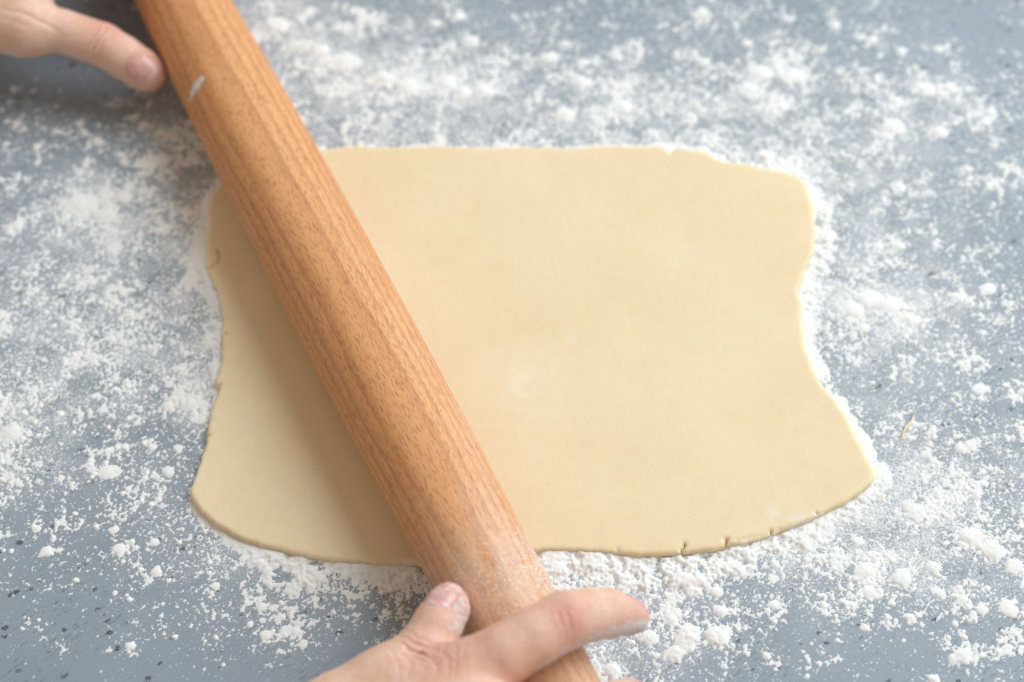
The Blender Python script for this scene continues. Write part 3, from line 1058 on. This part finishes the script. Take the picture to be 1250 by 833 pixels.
CAMDIR = unit(np.array([0, -.56, .83]))

# near hand (a right hand reaching in from the lower left)
H1 = Hand()
wr = [(300, 985, .046), (330, 930, .048)]
thumb = chain([(470, 842, .043, .0122), (493, 818, .0445, .0106), (516, 794, .046, .0099), (534, 763, .0475, .0092), (545, 744, .047, .0084), (547, 738, .046, .0076)])
index = chain([(546, 836, .050, .0126), (580, 818, .0545, .0117), (618, 798, .0585, .0110), (652, 778, .0602, .0106), (690, 757, .0590, .0105), (718, 751, .0545, .0096), (742, 749, .0500, .0090), (772, 754, .0420, .0062)])
middle = chain([(570, 880, .054, .0135), (640, 882, .061, .0108), (705, 880, .0615, .0106), (735, 870, .054, .0095), (752, 863, .046, .0092), (766, 855, .037, .0078)])
ringf = chain([(585, 935, .051, .0130), (650, 945, .060, .0102), (718, 948, .0605, .0100), (755, 940, .052, .0090), (772, 933, .044, .0088), (786, 925, .035, .0074)])
pinky = chain([(590, 990, .044, .0120), (650, 1005, .053, .0090), (705, 1010, .054, .0088), (735, 1004, .048, .0080), (752, 998, .041, .0078), (766, 992, .034, .0066)])
W1, W2 = P(360, 960, .047), P(335, 1020, .044)
H1.palm = [(W1, .017, index[0][0], .0116), (W1, .018, middle[0][0], .0132), (W2, .018, ringf[0][0], .0126), (W2, .016, pinky[0][0], .0115),
           (W1, .018, W2, .017), (W1, .018, P(120, 985, .055), .0235), (W2, .017, P(95, 1060, .052), .0235),
           (W1, .017, P(412, 880, .041), .0142), (P(412, 880, .041), .0142, thumb[0][0], .0126),
           (thumb[0][0], .010, P(545, 835, .044), .0088), (P(500, 850, .046), .012, middle[0][0], .011)]
H1.fingers = [(thumb, 0), (index, 1), (middle, 2), (ringf, 3), (pinky, 4)]
tdir = unit(thumb[4][0] - thumb[2][0])
idir = unit(index[4][0] - index[2][0])
up_ = np.array([0, -.35, .94])
ip = thumb[2][0] + CAMDIR * .0095
H1.creases = [(ip - tdir * .001, tdir, .0055, .0090, .0030, .0015),
              (index[4][0] + up_ * .0100, unit(index[5][0] - index[3][0]), .0045, .0062, .0026, .00055),
              (index[6][0] + up_ * .0088, unit(index[7][0] - index[5][0]), .0022, .0055, .0020, .00025),
              (P(545, 815, .060), unit(idir + np.array([.1, -.5, 0])), .0065, .0090, .0036, .0007),
              (P(500, 822, .058), unit(np.array([1, .1, 0])), .008, .008, .0042, .0005)]
H1.dents = [(P(527, 815, .056), .0050, .0010)]


def flour1(V_, N_):
    f = np.zeros(len(V_))
    # underside and tip of the forefinger
    a, b = index[2][0], index[7][0]
    t = ((V_ - a) @ (b - a)) / ((b - a) @ (b - a))
    di = np.min([np.linalg.norm(V_ - index[k][0] - np.clip(((V_ - index[k][0]) @ (index[k + 1][0] - index[k][0])) / ((index[k + 1][0] - index[k][0]) ** 2).sum(), 0, 1)[:, None] * (index[k + 1][0] - index[k][0]), axis=1) for k in range(7)], axis=0)
    on = di < .0125
    s_ = N_ @ unit(np.array([.05, -.93, -.36]))
    m = np.clip((s_ - .28 + .95 * np.clip(t - .55, 0, .6)) / .55, 0, 1) * np.clip((t + .25) / .5, 0, 1)
    m = np.maximum(m, np.clip((t - 1.06) / .12, 0, 1) * .7 * (s_ > -.3))
    f = np.where(on, .88 * m, f)
    # whole end of the thumb
    a, b = thumb[2][0], thumb[5][0]
    t = ((V_ - a) @ (b - a)) / ((b - a) @ (b - a))
    r_ = np.linalg.norm(V_ - a - t[:, None] * (b - a), axis=1)
    side_ = N_ @ unit(np.array([.8, -.35, .3]))
    f = np.maximum(f, np.where((r_ < .0125) & (t > -.1), np.clip((t + .02) / .5, 0, 1) * (.42 + .30 * np.clip(side_, 0, 1)), 0))
    # a little everywhere else on the fingers
    return np.maximum(f, .10 * (V_[:, 0] > -.06))


red1 = [(index[4][0] + up_ * .010, .0095, .85), (index[7][0], .016, .50), (thumb[5][0], .014, .70), (P(545, 806, .060), .011, .70), (ip, .008, .40), (P(600, 790, .066), .014, .25), (P(520, 826, .06), .012, .35)]
hand1 = build_hand(H1, .00062, 'hand with floured thumb and forefinger laid over the pin, forefinger stretched across it', red1, flour1, 'hands on the rolling pin')
nail(H1, thumb[5][0], unit(thumb[5][0] - thumb[3][0]), unit(CAMDIR + np.array([-.42, .05, 0])), .0128, .0142, hand1, .75, back=.0085, name='thumbnail')
for ch, w in ((index, .0090), (middle, .0108), (ringf, .010), (pinky, .0085)):
    dv = unit(ch[-1][0] - ch[-3][0])
    nail(H1, ch[-1][0], dv, np.array([.45, .85, .30]), w, .0105, hand1, .3, back=.005)

# far hand (a left hand reaching in from the upper left)
H2 = Hand()
thumb2 = chain([(28, 32, .040, .0122), (75, 38, .0360, .0103), (125, 55, .0305, .0104), (150, 70, .0272, .0101), (172, 84, .0250, .0096), (181, 90, .0240, .0086)])
index2 = chain([(32, -26, .050, .0120), (115, -72, .0585, .0103), (190, -95, .0615, .0101), (225, -92, .055, .0092), (243, -86, .048, .0088), (256, -78, .040, .0075)])
middle2 = chain([(30, -78, .053, .0125), (115, -128, .061, .0105), (190, -150, .0615, .0103), (222, -146, .054, .0093), (236, -140, .046, .0090), (246, -132, .038, .0076)])
ring2 = chain([(20, -128, .050, .0122), (90, -178, .058, .0100), (160, -200, .0590, .0098), (190, -196, .051, .0088), (204, -190, .043, .0086), (214, -184, .035, .0072)])
pinky2 = chain([(0, -172, .044, .0112), (55, -218, .051, .0088), (118, -240, .0530, .0086), (146, -238, .047, .0078), (158, -233, .040, .0076), (168, -228, .033, .0064)])
V1_, V2_ = P(-230, -20, .046), P(-235, -75, .046)
H2.palm = [(V1_, .017, index2[0][0], .0118), (V1_, .018, middle2[0][0], .0124), (V2_, .018, ring2[0][0], .0118), (V2_, .016, pinky2[0][0], .0108),
           (V1_, .018, V2_, .017), (V1_, .018, P(-440, 30, .055), .0235), (V2_, .017, P(-450, -30, .055), .0235),
           (V1_, .017, P(-90, 20, .043), .0150), (P(-90, 20, .043), .0150, thumb2[0][0], .0121),
           (thumb2[0][0], .0095, P(30, -8, .046), .0090)]
H2.fingers = [(thumb2, 0), (index2, 1), (middle2, 2), (ring2, 3), (pinky2, 4)]
td2 = unit(thumb2[4][0] - thumb2[2][0])
H2.creases = [(thumb2[2][0] + CAMDIR * .0100, td2, .0050, .0085, .0032, .0013), (P(40, 12, .056), unit(np.array([.1, 1, 0])), .004, .014, .0055, .0009)]
H2.dents = [(P(60, 8, .045), .006, .0008)]


def flour2(V_, N_):
    return np.full(len(V_), .05)


red2 = [(thumb2[5][0], .011, .55), (thumb2[2][0] + np.array([.004, .004, .008]), .011, .55)]
hand2 = build_hand(H2, .00068, 'clean hand whose thumb presses against the side of the rolling pin', red2, flour2, 'hands on the rolling pin')
nail(H2, thumb2[5][0], unit(thumb2[5][0] - thumb2[3][0]), CAMDIR + np.array([.10, 0, 0]), .0135, .0145, hand2, .05, back=.0085, name='thumbnail')
for ch, w in ((index2, .0105), (middle2, .0108), (ring2, .010), (pinky2, .0085)):
    dv = unit(ch[-1][0] - ch[-3][0])
    nail(H2, ch[-1][0], dv, np.array([.55, .1, .8]), w, .0105, hand2, .05, back=.005)

# ------------------------------------------------------------------ render settings
scene.render.engine = 'CYCLES'
scene.render.resolution_x, scene.render.resolution_y = 1024, 682
